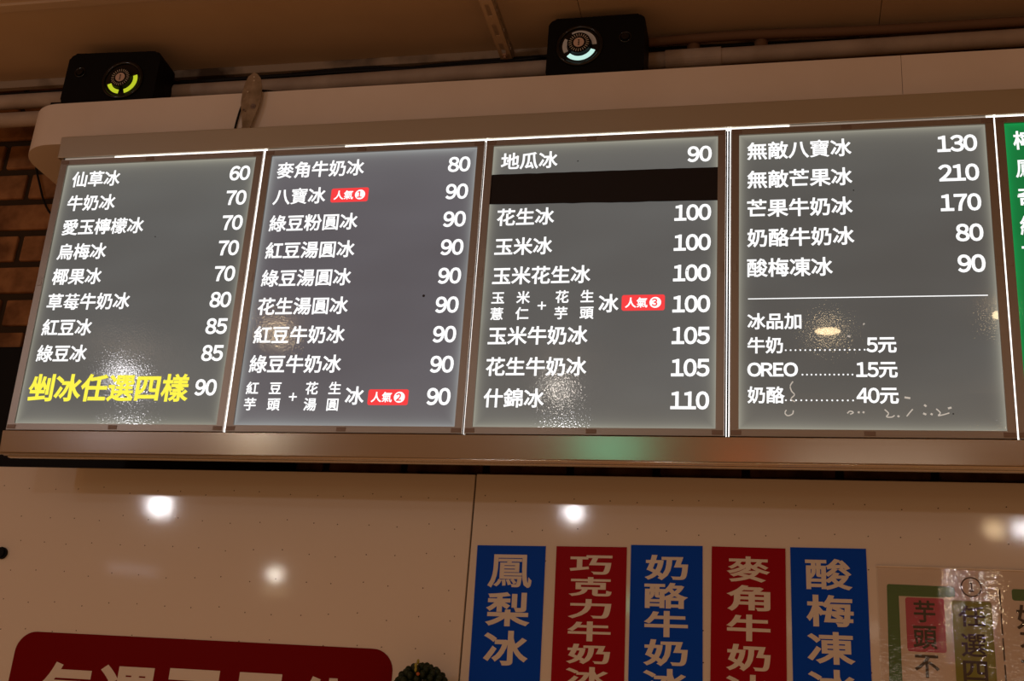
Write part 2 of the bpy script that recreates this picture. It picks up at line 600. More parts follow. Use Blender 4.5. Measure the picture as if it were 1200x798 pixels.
def cornice_section(x0, x1, round_left):
    bm = bmesh.new()
    Z0, Z1, Yf, Yb, r = 0.0, 0.134, 0.0, 0.335, 0.115
    pts = []
    if round_left:
        for i in range(17):
            a = math.radians(180 + 90 * i / 16)
            pts.append((x0 + r + r * math.cos(a), Yf + r + r * math.sin(a)))
        pts = [(x0, Yb)] + pts
    else:
        pts = [(x0, Yb), (x0, Yf)]
    pts += [(x1, Yf), (x1, Yb)]
    a = [bm.verts.new((p[0], p[1], Z0)) for p in pts]
    b = [bm.verts.new((p[0], p[1], Z1)) for p in pts]
    bm.faces.new(a)
    bm.faces.new(b[::-1])
    for i in range(len(pts)):
        bm.faces.new((a[i], a[(i + 1) % len(pts)], b[(i + 1) % len(pts)], b[i]))
    o = obj('shelf_section', bm, M_cornice, cor)
    return o


cornice_section(0.0, 2.4225, True)
cornice_section(2.4235, 4.0, False)

# ------------------------------------------------------------------ menu light box
TILT = 0.034564
case = empty('menu_light_box', (0, 0, 3.0), (TILT, 0, 0))
tag(case, 'long stainless steel light box casing that holds the row of menu panels', 'light box')
UE = 3.62
bm = bmesh.new()
box(bm, -0.0285, UE, -0.012, 0.030, 0.0195, 0.0835, bevel=0.0015)
obj('top_trim', bm, M_steel_top, case)
bm = bmesh.new()
box(bm, -0.0245, UE, -0.010, 0.030, -0.8035, -0.7475, bevel=0.0015)
for v in bm.verts:
    if v.co.y < 0.0:
        v.co.y += (-0.7475 - v.co.z) * math.tan(math.radians(4.0))
obj('bottom_trim', bm, M_steel, case)
bm = bmesh.new()
tube(bm, [(-0.0235, -0.0025, -0.8055), (UE, -0.0025, -0.8055)], 0.0032, 10)
tube(bm, [(-0.020, 0.009, -0.8060), (UE, 0.009, -0.8060)], 0.0030, 10)
box(bm, -0.014, UE, 0.016, 0.030, -0.811, -0.8036, bevel=0.001)
obj('drip_lip', bm, M_lip, case, smooth=True)
obj('end_plate', bbox(-0.0245, -0.0185, 0.002, 0.046, -0.7475, 0.0195), M_frame, case)
obj('back_plate', bbox(-0.0185, UE, 0.030, 0.046, -0.8030, 0.0830), M_gap, case)
for i in range(6):
    x = i * 0.6 - 0.0222
    if i == 0:
        continue
    bm = bmesh.new()
    if i == 3:
        box(bm, x - 0.0033, x - 0.0021, -0.004, 0.003, -0.7455, 0.0165)
        box(bm, x + 0.0026, x + 0.0038, -0.004, 0.003, -0.7455, 0.0165)
    else:
        box(bm, x - 0.0006, x + 0.0034, -0.004, 0.003, -0.7455, 0.0165)
    obj('light_strip', bm, M_led, case)
    bm = bmesh.new()
    box(bm, x - 0.0045, x + 0.0050, 0.0075, 0.012, -0.7455, 0.0165)
    obj('gap_lining', bm, M_gap, case)
for a, b, mm in ((-0.01, 0.14, M_led_dim), (0.14, 0.585, M_led), (0.585, 0.80, M_led_dim), (0.80, 1.92, M_led), (1.92, 2.36, M_led_dim), (2.36, UE, M_led)):
    obj('light_strip', bbox(a, b, -0.003, 0.004, 0.0172, 0.0193), mm, case)

# bottom stays that carry the box off the wall
for x in (0.80, 1.75, 3.05):
    obj('wall_stay', bbox(x - 0.015, x + 0.015, 0.046, 0.362, -0.735, -0.700), M_angle, case)

DX = (0.001, 0.0, -0.0027, 0.0023, -0.002, 0.0)
NAMES = ('menu panel with grey film, first from the left, yellow bottom line',
         'violet-grey menu panel, second from the left, numbered red badges beside two dishes',
         'grey menu panel third from the left, one row hidden under black tape',
         'grey menu panel with a thin rule and dotted extras list below it',
         'bright green menu panel cut off at the right edge')
WN, WP, WY, WS = 0.0205, 0.030, 0.029, 0.020
EM = 0.0480


def panel(i):
    p = empty('menu_board', (i * 0.6 + DX[i], 0, 3.0), (TILT, 0, 0))
    tag(p, NAMES[i], 'menu board', 'lit menu panels in the light box')
    # snap frame: four mitred bars
    bm = bmesh.new()
    o_, q_ = (-0.0190, W + 0.0190, -H - 0.0172, 0.0160), (0.0, W, -H, 0.0)
    for y0, y1, bev in ((-0.006, 0.006, True),):
        out = [(o_[0], o_[2]), (o_[1], o_[2]), (o_[1], o_[3]), (o_[0], o_[3])]
        inn = [(q_[0], q_[2]), (q_[1], q_[2]), (q_[1], q_[3]), (q_[0], q_[3])]
        f0 = [bm.verts.new((a, y0 + 0.001, b)) for a, b in out]
        f1 = [bm.verts.new((a * 0.998 + 0.001 * W, y0, b * 0.998 - 0.001 * H)) for a, b in out]
        f2 = [bm.verts.new((a, y0 + 0.0005, b)) for a, b in inn]
        f3 = [bm.verts.new((a, -0.0002, b)) for a, b in inn]
        f4 = [bm.verts.new((a, y1, b)) for a, b in out]
        for r0, r1 in ((f4, f0), (f0, f1), (f1, f2), (f2, f3)):
            for k in range(4):
                bm.faces.new((r0[k], r0[(k + 1) % 4], r1[(k + 1) % 4], r1[k]))
    obj('frame', bm, M_frame, p)
    bm = bmesh.new()
    box(bm, -0.004, W + 0.004, 0.0, 0.005, -H - 0.004, 0.004)
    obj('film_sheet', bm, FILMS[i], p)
    for x, zc in ((-0.006, 0.0075), (W / 2 - 0.03, 0.0075), (W + 0.004, 0.0075), (-0.006, -H - 0.0085), (W / 2, -H - 0.0085), (W + 0.004, -H - 0.0085)):
        obj('latch', bbox(x - 0.012, x + 0.012, -0.0070, -0.0045, zc - 0.0052, zc + 0.0052, bevel=0.0008), M_latch, p)
    for x in (-0.0095, W + 0.0095):
        obj('latch', bbox(x - 0.0055, x + 0.0055, -0.0066, -0.0045, -H * 0.47 - 0.012, -H * 0.47 + 0.012, bevel=0.0008), M_frame, p)
    return p


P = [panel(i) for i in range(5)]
tiny = lambda me, name, m, par: link(name, me, m, par)


def dish(i, text, v, u=0.0198, em=EM, wt=WN, m=None, name='dish_name'):
    return tiny(lettering(run(text, u, v, em, wt)), name, m or M_txt, P[i])


def price(i, text, v, right=0.5403, em=0.0490):
    return tiny(lettering(run(text, 0, v, em, WP, to_right=right)), 'price', M_txt, P[i])


def badge(i, digit, u0, v):
    bm = bmesh.new()
    prism(bm, rounded(u0, u0 + 0.1005, -v - 0.0195, -v + 0.0195, 0.0055), -0.0006, -0.0002)
    b = obj('popular_badge', bm, M_badge, P[i])
    it = run('人氣', u0 + 0.008, v, 0.0265, 0.024)
    tiny(lettering(it, y0=-0.0009), 'badge_text', M_txt, b)
    bm = bmesh.new()
    disc(bm, 0.0135, -0.0011, -0.0007, 28, cx=u0 + 0.0785, cz=-v)
    obj('number_disc', bm, M_txt, b)
    it = run(digit, 0, v, 0.022, 0.032, to_right=u0 + 0.0835)
    tiny(lettering(it, y0=-0.0014), 'badge_number', M_badge, b)


def stacked(i, rows, v0, v1, vp, us, plus_u, ice_u):
    for (txt, v) in ((rows[0], v0), (rows[1], v1)):
        for ch, u in zip(txt, us):
            tiny(lettering(run(ch, u, v, 0.0335, 0.020)), 'dish_name', M_txt, P[i])
    bm = bmesh.new()
    c = plus_u + 0.0102
    box(bm, plus_u, plus_u + 0.0204, -0.0006, -0.0002, -vp - 0.0018, -vp + 0.0018)
    box(bm, c - 0.0018, c + 0.0018, -0.00062, -0.00021, -vp - 0.0102, -vp + 0.0102)
    obj('plus_sign', bm, M_txt, P[i])
    tiny(lettering(run('冰', ice_u, vp - 0.003, 0.0478, WN)), 'dish_name', M_txt, P[i])


# first panel
for k, (t, c) in enumerate((('仙草冰', '60'), ('牛奶冰', '70'), ('愛玉檸檬冰', '70'), ('烏梅冰', '70'), ('椰果冰', '70'),
                            ('草莓牛奶冰', '80'), ('紅豆冰', '85'), ('綠豆冰', '85'))):
    dish(0, t, 0.0435 + 0.0711 * k, 0.0215)
    price(0, c, 0.0440 + 0.0712 * k, 0.5420)
dish(0, '剉冰任選四樣', 0.6335, 0.0177, 0.0742, WY, M_txt_yellow)
price(0, '90', 0.6318, 0.5384)
# second panel
for k, (t, c) in enumerate((('麥角牛奶冰', '80'), ('八寶冰', '90'), ('綠豆粉圓冰', '90'), ('紅豆湯圓冰', '90'), ('綠豆湯圓冰', '90'),
                            ('花生湯圓冰', '90'), ('紅豆牛奶冰', '90'), ('綠豆牛奶冰', '90'))):
    dish(1, t, 0.0422 + 0.0757 * k, 0.0180)
    price(1, c, 0.0450 + 0.0756 * k, 0.5390)
badge(1, '1', 0.1767, 0.1196)
stacked(1, ('紅豆花生', '芋頭湯圓'), 0.6339, 0.6745, 0.6555, (0.0182, 0.0790, 0.1728, 0.2322), 0.1327, 0.2764)
badge(1, '2', 0.3340, 0.6560)
price(1, '90', 0.6540, 0.5378)
# third panel
for k, (t, c) in enumerate((('地瓜冰', '90'), (None, None), ('花生冰', '100'), ('玉米冰', '100'), ('玉米花生冰', '100'), (None, '100'),
                            ('玉米牛奶冰', '105'), ('花生牛奶冰', '105'), ('什錦冰', '110'))):
    if t:
        dish(2, t, 0.0432 + 0.0766 * k + (0.0015 if k > 2 else 0) , 0.0205)
    if c:
        price(2, c, 0.0442 + 0.0772 * k, 0.5402)
stacked(2, ('玉米花生', '薏仁芋頭'), 0.4075, 0.4485, 0.4290, (0.0222, 0.0830, 0.1775, 0.2378), 0.1358, 0.2814)
badge(2, '3', 0.3358, 0.4254)
# fourth panel
for k, (t, c) in enumerate((('無敵八寶冰', '130'), ('無敵芒果冰', '210'), ('芒果牛奶冰', '170'), ('奶酪牛奶冰', '80'), ('酸梅凍冰', '90'))):
    dish(3, t, 0.0434 + 0.0752 * k, 0.0184)
    price(3, c, 0.0446 + 0.0748 * k, 0.5358, 0.0495)
obj('divider_rule', bbox(0.0205, 0.5360, -0.0006, -0.0002, -0.4212, -0.4192), M_txt, P[3])
dish(3, '冰品加', 0.4752, 0.0189, 0.0408)
for t, c, v, u0, u1, n in (('牛奶', '5元', 0.5326, 0.1032, 0.2726, 17), ('OREO', '15元', 0.5900, 0.1387, 0.2453, 12), ('奶酪', '40元', 0.6490, 0.1023, 0.2449, 14)):
    dish(3, t, v, 0.0189, 0.0405 if t != 'OREO' else 0.0405, WN if t != 'OREO' else 0.030, name='extra_name')
    tiny(lettering(run(c, 0, v, 0.0405, 0.026, to_right=0.3403)), 'price', M_txt, P[3])
    bm = bmesh.new()
    for j in range(n):
        disc(bm, 0.0019, -0.0006, -0.0002, 10, cx=u0 + (u1 - u0) * j / (n - 1), cz=-(v + 0.0118))
    obj('dot_leader', bm, M_txt, P[3])
# fifth panel (green), only the first characters are in the picture
for k, t in enumerate('檸鳳奇綠百'):
    dish(4, t, 0.0441 + 0.0708 * k, 0.0175, 0.0495)

# dried glue squiggles on the fourth panel (px-shaped blobs in panel coordinates)
GL = [[(0.118, 0.6175), (0.112, 0.628), (0.115, 0.640), (0.121, 0.648), (0.113, 0.658), (0.122, 0.664)],
      [(0.103, 0.683), (0.100, 0.690), (0.106, 0.696), (0.116, 0.692), (0.118, 0.684)],
      [(0.232, 0.690), (0.238, 0.685), (0.245, 0.688), (0.238, 0.692)], [(0.254, 0.687), (0.258, 0.688)], [(0.264, 0.687), (0.268, 0.688)],
      [(0.310, 0.681), (0.318, 0.690), (0.313, 0.697), (0.324, 0.698), (0.330, 0.694)], [(0.336, 0.695), (0.340, 0.697)],
      [(0.355, 0.696), (0.362, 0.687), (0.368, 0.680)], [(0.352, 0.6535), (0.364, 0.6555)],
      [(0.392, 0.670), (0.396, 0.674)], [(0.389, 0.689), (0.395, 0.692)], [(0.404, 0.690), (0.408, 0.692)],
      [(0.416, 0.679), (0.424, 0.688), (0.419, 0.694), (0.430, 0.692), (0.442, 0.688)], [(0.440, 0.678), (0.447, 0.676)],
      [(0.237, 0.512), (0.243, 0.513)], [(0.272, 0.483), (0.274, 0.485)]]
for g in GL:
    bm = bmesh.new()
    tube(bm, [(u, -0.0006, -v) for u, v in (smooth_path([Vector((a, b, 0)) for a, b in g], 5) and [(q.x, q.y) for q in smooth_path([Vector((a, b, 0)) for a, b in g], 5)])], 0.0013 if len(g) > 2 else 0.0021, 8)
    for v in bm.verts:
        v.co.y = -0.0003 + (v.co.y + 0.0006) * 0.4
    obj('glue_mark', bm, M_glue, P[3], smooth=True)
# specks of dirt on the films
for i, u, v in ((1, 0.449, 0.399), (2, 0.486, 0.347), (2, 0.215, 0.05), (3, 0.45, 0.69), (3, 0.26, 0.155), (0, 0.30, 0.22)):
    bm = bmesh.new()
    disc(bm, 0.0016 if i != 1 else 0.0034, -0.0006, -0.0002, 10, cx=u, cz=-v)
    obj('dirt_speck', bm, M_speck, P[i])

# black tape over the second line of the third panel
bm = bmesh.new()
xs = [-0.0005 + (W + 0.001) * k / 24 for k in range(25)]
topz = [-0.0790 - 0.0030 * k / 24 + random.uniform(-.0006, .0006) for k in range(25)]
botz = [-0.1605 - 0.0090 * k / 24 + random.uniform(-.0008, .0008) for k in range(25)]
fr = [[bm.verts.new((x, y, zz)) for x, zz in zip(xs, zs)] for y in (-0.0016, -0.0007) for zs in (topz, botz)]
for k in range(24):
    bm.faces.new((fr[0][k], fr[0][k + 1], fr[1][k + 1], fr[1][k]))
    bm.faces.new((fr[2][k], fr[3][k], fr[3][k + 1], fr[2][k + 1]))
    bm.faces.new((fr[0][k], fr[2][k], fr[2][k + 1], fr[0][k + 1]))
    bm.faces.new((fr[1][k], fr[1][k + 1], fr[3][k + 1], fr[3][k]))
for k in (0, 24):
    bm.faces.new((fr[0][k], fr[1][k], fr[3][k], fr[2][k]))
tag(obj('cover_tape', bm, M_tape, loc=(1.2 + DX[2], 0, 3.0), rot=(TILT, 0, 0)),
    'strip of black tape covering one dish on the third menu panel', 'tape')

# ------------------------------------------------------------------ pipes and cables behind the shelf
pp = empty('conduit_pipe', (0, 0.20, 3.353))
tag(pp, 'upper grey plastic pipe running behind both speakers under the ceiling', 'pipe')
bm = bmesh.new()
tube(bm, [(-1.7, 0.20, 3.351), (0.5, 0.20, 3.352), (1.65, 0.20, 3.364), (3.7, 0.20, 3.373)], 0.0228, 24)
bm.transform(Matrix.Translation((0, -0.20, -3.353)))
obj('pipe_run', bm, M_pipe, pp, smooth=True)
bm = bmesh.new()
tube(bm, [(1.60, 0.20, 3.3636), (1.748, 0.20, 3.3648)], 0.0262, 24)
bm.transform(Matrix.Translation((0, -0.20, -3.353)))
obj('coupling', bm, M_pipe, pp)
for x in (1.672, 1.852):
    bm = bmesh.new()
    tube(bm, [(x, 0.222, 3.375), (x, 0.222, 3.433)], 0.018, 14)
    bm.transform(Matrix.Translation((0, -0.20, -3.353)))
    obj('pipe_hanger', bm, M_woodduct, pp, smooth=True)
bm = bmesh.new()
tube(bm, [(-1.7, 0.20, 3.288), (3.7, 0.20, 3.288)], 0.0225, 24)
tag(obj('conduit_pipe', bm, M_pipe, smooth=True), 'lower grey plastic pipe left of the rounded shelf end', 'pipe')


def cable(pts, r, m, label, name='cable', seg=8):
    bm = bmesh.new()
    tube(bm, smooth_path(pts, 8), r, seg)
    return tag(obj(name, bm, m, smooth=True), label, 'cable')


cable([(-1.6, 0.225, 3.402), (-0.5, 0.225, 3.395), (0.2, 0.225, 3.401), (0.7, 0.225, 3.405), (0.95, 0.222, 3.398), (1.25, 0.225, 3.412)], 0.007, M_cable,
      'dark cable lying along the wall above the pipe, left of the steel angle')
cable([(0.5, 0.235, 3.415), (0.72, 0.235, 3.422), (0.86, 0.235, 3.412), (1.05, 0.235, 3.420), (1.6, 0.235, 3.425), (2.4, 0.235, 3.412), (3.4, 0.235, 3.42)], 0.005, M_cable,
      'thin wavy dark cable under the ceiling batten beside the steel angle')
cable([(1.45, 0.205, 3.418), (1.60, 0.205, 3.428), (1.80, 0.205, 3.431), (2.02, 0.205, 3.424), (2.24, 0.205, 3.420), (2.5, 0.205, 3.419), (3.4, 0.205, 3.41)], 0.013, M_woodduct,
      'brown flexible duct running from the right speaker to the right edge', 'flexible_duct', 12)
cable([(-0.40, 0.375, 3.245), (-0.384, 0.38, 3.200), (-0.367, 0.38, 3.163), (-0.343, 0.38, 3.112), (-0.316, 0.38, 3.072), (-0.293, 0.38, 3.050), (-0.24, 0.38, 3.000), (-0.15, 0.38, 2.96)], 0.0035, M_cable,
      'black cable hanging on the bricks below the rounded shelf end')
cable([(0.449, 0.050, 3.088), (0.450, 0.0505, 3.119), (0.4525, 0.0500, 3.150), (0.458, 0.0490, 3.185), (0.47, 0.0475, 3.225), (0.50, 0.054, 3.243), (0.57, 0.075, 3.2425), (0.66, 0.12, 3.2425)], 0.0028, M_cable,
      'thin black wire passing behind the zinc hanger plate on the shelf')
cable([(0.508, 0.064, 3.2425), (0.55, 0.075, 3.249), (0.60, 0.082, 3.248), (0.70, 0.10, 3.2425), (0.80, 0.15, 3.2425)], 0.0035, M_cable,
      'black cable lying on the shelf top right of the zinc hanger plate')

# ------------------------------------------------------------------ slotted steel angle under the ceiling
an = empty('slotted_angle', (1.168, -0.1, 3.41))
tag(an, 'slotted steel angle running under the ceiling left of the right speaker', 'steel angle')
X0, X1, YA, YB = -0.033, 0.0, -0.9, 0.405
bm = bmesh.new()
sl = []
y = YA + 0.02
while y < YB - 0.05:
    sl.append((y, y + 0.050))
    y += 0.0875
off = (0.0365 - 0.10 - ((0.0365) % 0.0875))


def slotted(bm, plane):
    """strip with long holes, thickness 3 mm"""
    c0, c1 = 0.010, 0.022
    ys = [YA] + [q for s in sl for q in s] + [YB]

    def put(a, b, y0, y1):
        if plane == 'h':
            box(bm, X0 + a, X0 + b, y0, y1, 0.0, 0.0025)
        else:
            box(bm, -0.0025, 0.0, y0, y1, a, b)
    wdt = 0.033 if plane == 'h' else 0.036
    lo = 0.0 if plane == 'h' else 0.0026
    put(lo, c0, YA, YB)
    put(c1, wdt, YA, YB)
    for a, b in zip(ys[0::2], ys[1::2]):
        put(c0, c1, a, b)


sl = [(a - 0.0135, b - 0.0135) for a, b in sl]
slotted(bm, 'h')
obj('slotted_flange', bm, M_ceiling, an)
bm = bmesh.new()
slotted(bm, 'v')
obj('slotted_flange', bm, M_angle, an)
for yb in (0.295, 0.367):
    bm = bmesh.new()
    hexp = [(0.0085 * math.cos(math.pi / 3 * k), 0.0085 * math.sin(math.pi / 3 * k)) for k in range(6)]
    prism(bm, hexp, -0.0075, -0.0001)
    disc(bm, 0.0045, -0.014, -0.0076, 14)
    bm.transform(Matrix.Translation((-0.0155, yb, 0)) @ Matrix.Rotation(math.radians(90), 4, 'X'))
    obj('bolt', bm, M_nut, an)
    bm = bmesh.new()
for yb in (-0.75,):
    bm = bmesh.new()
    tube(bm, [(-0.016, yb, 0.0026), (-0.016, yb, 0.0498)], 0.005, 12)
    obj('ceiling_rod', bm, M_nut, an, smooth=True)
bm = bmesh.new()
tube(bm, [(-0.0155, 0.325, 0.0026), (-0.0155, 0.325, 0.155)], 0.005, 12)
obj('ceiling_rod', bm, M_nut, an, smooth=True)

# ------------------------------------------------------------------ zinc hanger plate in front of the shelf
hg = empty('hanger_plate', (0.488, 0.045, 3.0838))
tag(hg, 'dull zinc hanger plate with rounded top standing in front of the shelf', 'bracket')
bm = bmesh.new()
Lf = [(-0.0035, 0.204), (-0.018, 0.196), (-0.026, 0.178), (-0.030, 0.150), (-0.029, 0.115), (-0.022, 0.080), (-0.014, 0.052), (-0.010, 0.036), (-0.001, 0.030)]
Rt = [(0.010, 0.200), (0.020, 0.188), (0.027, 0.165), (0.0305, 0.135), (0.029, 0.105), (0.023, 0.075), (0.0175, 0.050), (0.0145, 0.030), (0.0005, 0.028)]
for side, pts, tilt in (('l', Lf, 0.30), ('r', Rt, 0.16)):
    a = [bm.verts.new((0.0, -0.012, 0.205 if k == 0 else 0.0)) for k in range(1)]
    poly = [(0.0, 0.205)] + pts + [(0.0, 0.029)]
    fv = [bm.verts.new((x, -0.012 + abs(x) * tilt, zz)) for x, zz in poly]
    bv = [bm.verts.new((x, -0.0095 + abs(x) * tilt, zz)) for x, zz in poly]
    bm.faces.new(fv)
    bm.faces.new(bv[::-1])
    for k in range(len(poly)):
        bm.faces.new((fv[k], bv[k], bv[(k + 1) % len(poly)], fv[(k + 1) % len(poly)]))
for v in [v for v in bm.verts if not v.link_faces]:
    bm.verts.remove(v)
obj('plate', bm, M_bracket, hg)
bm = bmesh.new()
torus(bm, 0.0062, 0.0018, -0.0105, 24, 8, 0.013, 0.097)
disc(bm, 0.0035, -0.0125, -0.008, 12, 0.013, 0.097)
obj('screw', bm, M_latch, hg)
for x, zz in ((0.004, 0.178), (-0.009, 0.143), (-0.014, 0.088), (-0.008, 0.083), (0.002, 0.19)):
    bm = bmesh.new()
    disc(bm, 0.0022, -0.0128, -0.004, 10, x, zz)
    obj('rivet', bm, M_latch if zz < 0.1 else M_tick, hg)
bm = bmesh.new()
box(bm, -0.011, 0.016, -0.012, 0.004, 0.004, 0.036, bevel=0.004)
obj('foot', bm, M_bracket, hg)
bm = bmesh.new()
box(bm, -0.012, 0.082, -0.026, 0.006, 0.0, 0.0042, bevel=0.0015)
obj('base_strap', bm, M_latch, hg)

# ------------------------------------------------------------------ speakers on the shelf


def speaker(x, w, h, label, glow, arcs, dim_arcs, hub_x, hub_z, knob_x, knob_z, yaw):
    root = empty('speaker', (x, 0.075, 3.238), (0, 0, yaw))
    tag(root, label, 'speaker', 'black speakers on the shelf')
    bm = bmesh.new()
    prism(bm, rounded(-w / 2, w / 2, 0.004, h, 0.020, 5), 0.0, 0.098)
    bmesh.ops.bevel(bm, geom=[e for e in bm.edges if abs(e.verts[0].co.y - e.verts[1].co.y) < 1e-6 and e.verts[0].co.y < 1e-4], offset=0.004, segments=2, affect='EDGES')
    obj('cabinet', bm, M_black, root)
    obj('base_plate', bbox(-w / 2 - 0.022, w / 2 + 0.01, -0.008, 0.095, 0.0, 0.0095, bevel=0.002), M_black, root)
    # driver: outer lip, lit ring, arms, hub with radial ticks
    bm = bmesh.new()
    torus(bm, 0.058, 0.0055, -0.001, 56, 10, hub_x, hub_z)
    obj('driver_rim', bm, M_blackgloss, root, smooth=True)
    bm = bmesh.new()
    annulus(bm, 0.0005, 0.052, -0.0012, -0.0001, 0, 360, 48, hub_x, hub_z)
    obj('driver_cone', bm, M_blackgloss, root)
    for a0, a1 in arcs:
        bm = bmesh.new()
        annulus(bm, 0.0335, 0.0455, -0.0035, -0.0015, a0, a1, 60, hub_x, hub_z)
        obj('light_ring', bm, glow, root)
    for a0, a1 in dim_arcs:
        bm = bmesh.new()
        annulus(bm, 0.0335, 0.0455, -0.0035, -0.0015, a0, a1, 60, hub_x, hub_z)
        obj('light_ring', bm, M_ring_dim, root)
    bm = bmesh.new()
    disc(bm, 0.031, -0.0160, -0.0014, 40, hub_x, hub_z)
    bmesh.ops.bevel(bm, geom=[e for e in bm.edges if all(v.co.y < -0.015 for v in e.verts)], offset=0.003, segments=2, affect='EDGES')
    hub = obj('hub', bm, M_black, root)
    bm = bmesh.new()
    for k in range(24):
        a = 2 * math.pi * k / 24
        c, s = math.cos(a), math.sin(a)
        q = [(r * c - t * s, r * s + t * c) for r, t in ((0.0190, -0.0006), (0.0272, -0.0009), (0.0272, 0.0009), (0.0190, 0.0006))]
        prism(bm, [(hub_x + a_, hub_z + b_) for a_, b_ in q], -0.0166, -0.0158)
    obj('radial_ticks', bm, M_tick, hub)
    bm = bmesh.new()
    disc(bm, 0.0142, -0.0172, -0.0155, 32, hub_x, hub_z)
    obj('centre_cap', bm, M_hub, hub)
    bm = bmesh.new()
    for k in range(5):
        box(bm, hub_x - 0.0022 + (k % 2) * 0.0008, hub_x + 0.0022, -0.0176, -0.0171, hub_z - 0.009 + k * 0.0037, hub_z - 0.0066 + k * 0.0037)
    obj('cap_mark', bm, M_black, hub)
    # small side knob
    bm = bmesh.new()
    torus(bm, 0.0150, 0.0022, -0.001, 32, 8, knob_x, knob_z)
    disc(bm, 0.010, -0.006, 0.0, 24, knob_x, knob_z)
    obj('knob', bm, M_blackgloss, root)
    return root


speaker(0.017, 0.285, 0.178, 'black speaker with yellow-green glowing ring at the left shelf end', M_glow_yellow,
        ((200, 262), (287, 380)), (), 0.040, 0.082, -0.098, 0.112, math.radians(3))
speaker(1.4275, 0.258, 0.190, 'black speaker with pale cyan glowing ring right of the steel angle', M_glow_cyan,
        ((225, 338),), ((2, 120), (150, 208)), -0.042, 0.100, 0.078, 0.118, 0.0)

# ------------------------------------------------------------------ vertical dish banners on the white board


def banner(x, ztop, w, m, chars, char_w, rows, label, rot):
    root = empty('dish_banner', (x, PY - 0.0003, ztop), (0, math.radians(-rot), 0))
    tag(root, label, 'banner', 'vertical dish banners on the white wall')
    bot = ztop - 1.655
    obj('vinyl_sheet', bbox(0, w, -0.0012, 0.0, -bot, 0), m, root)
    for ch, (z1, z0) in zip(chars, rows):
        it = [(ch, w / 2 - char_w / 2, w / 2 + char_w / 2, z0 - ztop, z1 - ztop, 0.026)]
        tiny(lettering(it, y0=-0.0016), 'letter', M_letter, root)
    return root


def rows(top, pitch, h, n):
    return [(top - pitch * k, top - pitch * k - h) for k in range(n)]


banner(1.1783, 2.0398, 0.1674, M_blue, '鳳梨冰', 0.1068, rows(2.0184, 0.0891, 0.0791, 3), 'blue vertical dish banner with three white characters, nearest the panel seam', 0.9)
banner(1.3716, 2.0430, 0.1674, M_red, '巧克力牛奶冰', 0.1010, rows(2.0225, 0.0510, 0.0448, 6), 'red vertical dish banner with six white characters', 0.9)
banner(1.5487, 2.0514, 0.1659, M_blue, '奶酪牛奶冰', 0.1000, rows(2.0290, 0.0641, 0.0586, 5), 'blue vertical dish banner with five white characters, between the two red ones', 0.8)
banner(1.7356, 2.0535, 0.1659, M_red, '麥角牛奶冰', 0.0972, rows(2.0327, 0.0656, 0.0586, 5), 'red vertical dish banner with five white characters', 0.0)
banner(1.9121, 2.0567, 0.1661, M_blue, '酸梅凍冰', 0.1020, rows(2.0323, 0.0810, 0.0701, 4), 'blue vertical dish banner with four white characters, beside the handwritten poster', 0.5)

# red closing-day sign, lower left
rs = empty('closing_sign', (-0.006, PY - 0.0003, 1.7854))
tag(rs, 'deep red rounded sign with large white characters at the lower left', 'sign')
bm = bmesh.new()
prism(bm, rounded(0.0, 1.052, -0.42, 0.0, 0.055, 10), -0.0012, 0.0)
obj('vinyl_sheet', bm, M_redsign, rs)
for ch, a, b in (('每', 0.090, 0.242), ('週', 0.260, 0.428), ('三', 0.447, 0.605), ('日', 0.650, 0.765), ('休', 0.800, 0.965)):
    tiny(lettering([(ch, a, b, -0.235, -0.074, 0.034)], y0=-0.0016), 'letter', M_letter, rs)

# ------------------------------------------------------------------ handwritten poster in a clear sleeve
po = empty('handwritten_poster', (2.0980, PY - 0.0003, 2.0214))
tag(po, 'handwritten poster with pink and olive boxes inside a clear plastic sleeve', 'poster')
obj('paper', bbox(0.004, 0.56, -0.0010, 0.0, -0.62, -0.004), M_paper, po)
bm = bmesh.new()
T = 0.0016
prism(bm, [(0.0180, -0.42), (0.0485, -0.42), (0.0485, -0.0690), (0.1670, -0.0690), (0.1715, -0.0665), (0.1720, -0.0620), (0.1720, -0.0500), (0.1705, -0.0455), (0.1660, -0.0435), (0.0270, -0.0425), (0.0240, -0.0440), (0.0230, -0.0475)], -T, -0.0011)
obj('green_border', bm, M_pgreen, po)
bm = bmesh.new()
prism(bm, rounded(0.0625, 0.1475, -0.1935, -0.0715, 0.006, 4), -T, -0.0011)
obj('pink_box', bm, M_pink, po)
bm = bmesh.new()
prism(bm, rounded(0.1640, 0.2500, -0.42, -0.0745, 0.006, 4), -T, -0.0011)
obj('olive_box', bm, M_olive, po)
bm = bmesh.new()
prism(bm, rounded(0.2950, 0.42, -0.0700, -0.0440, 0.0055, 4), -T, -0.0011)
obj('green_border', bm, M_pgreen, po)


def ink(ch, x0, x1, z0, z1, wt=0.018):
    tiny(lettering([(ch, x0, x1, z0, z1, wt)], y0=-0.0021), 'handwriting', M_ink, po)


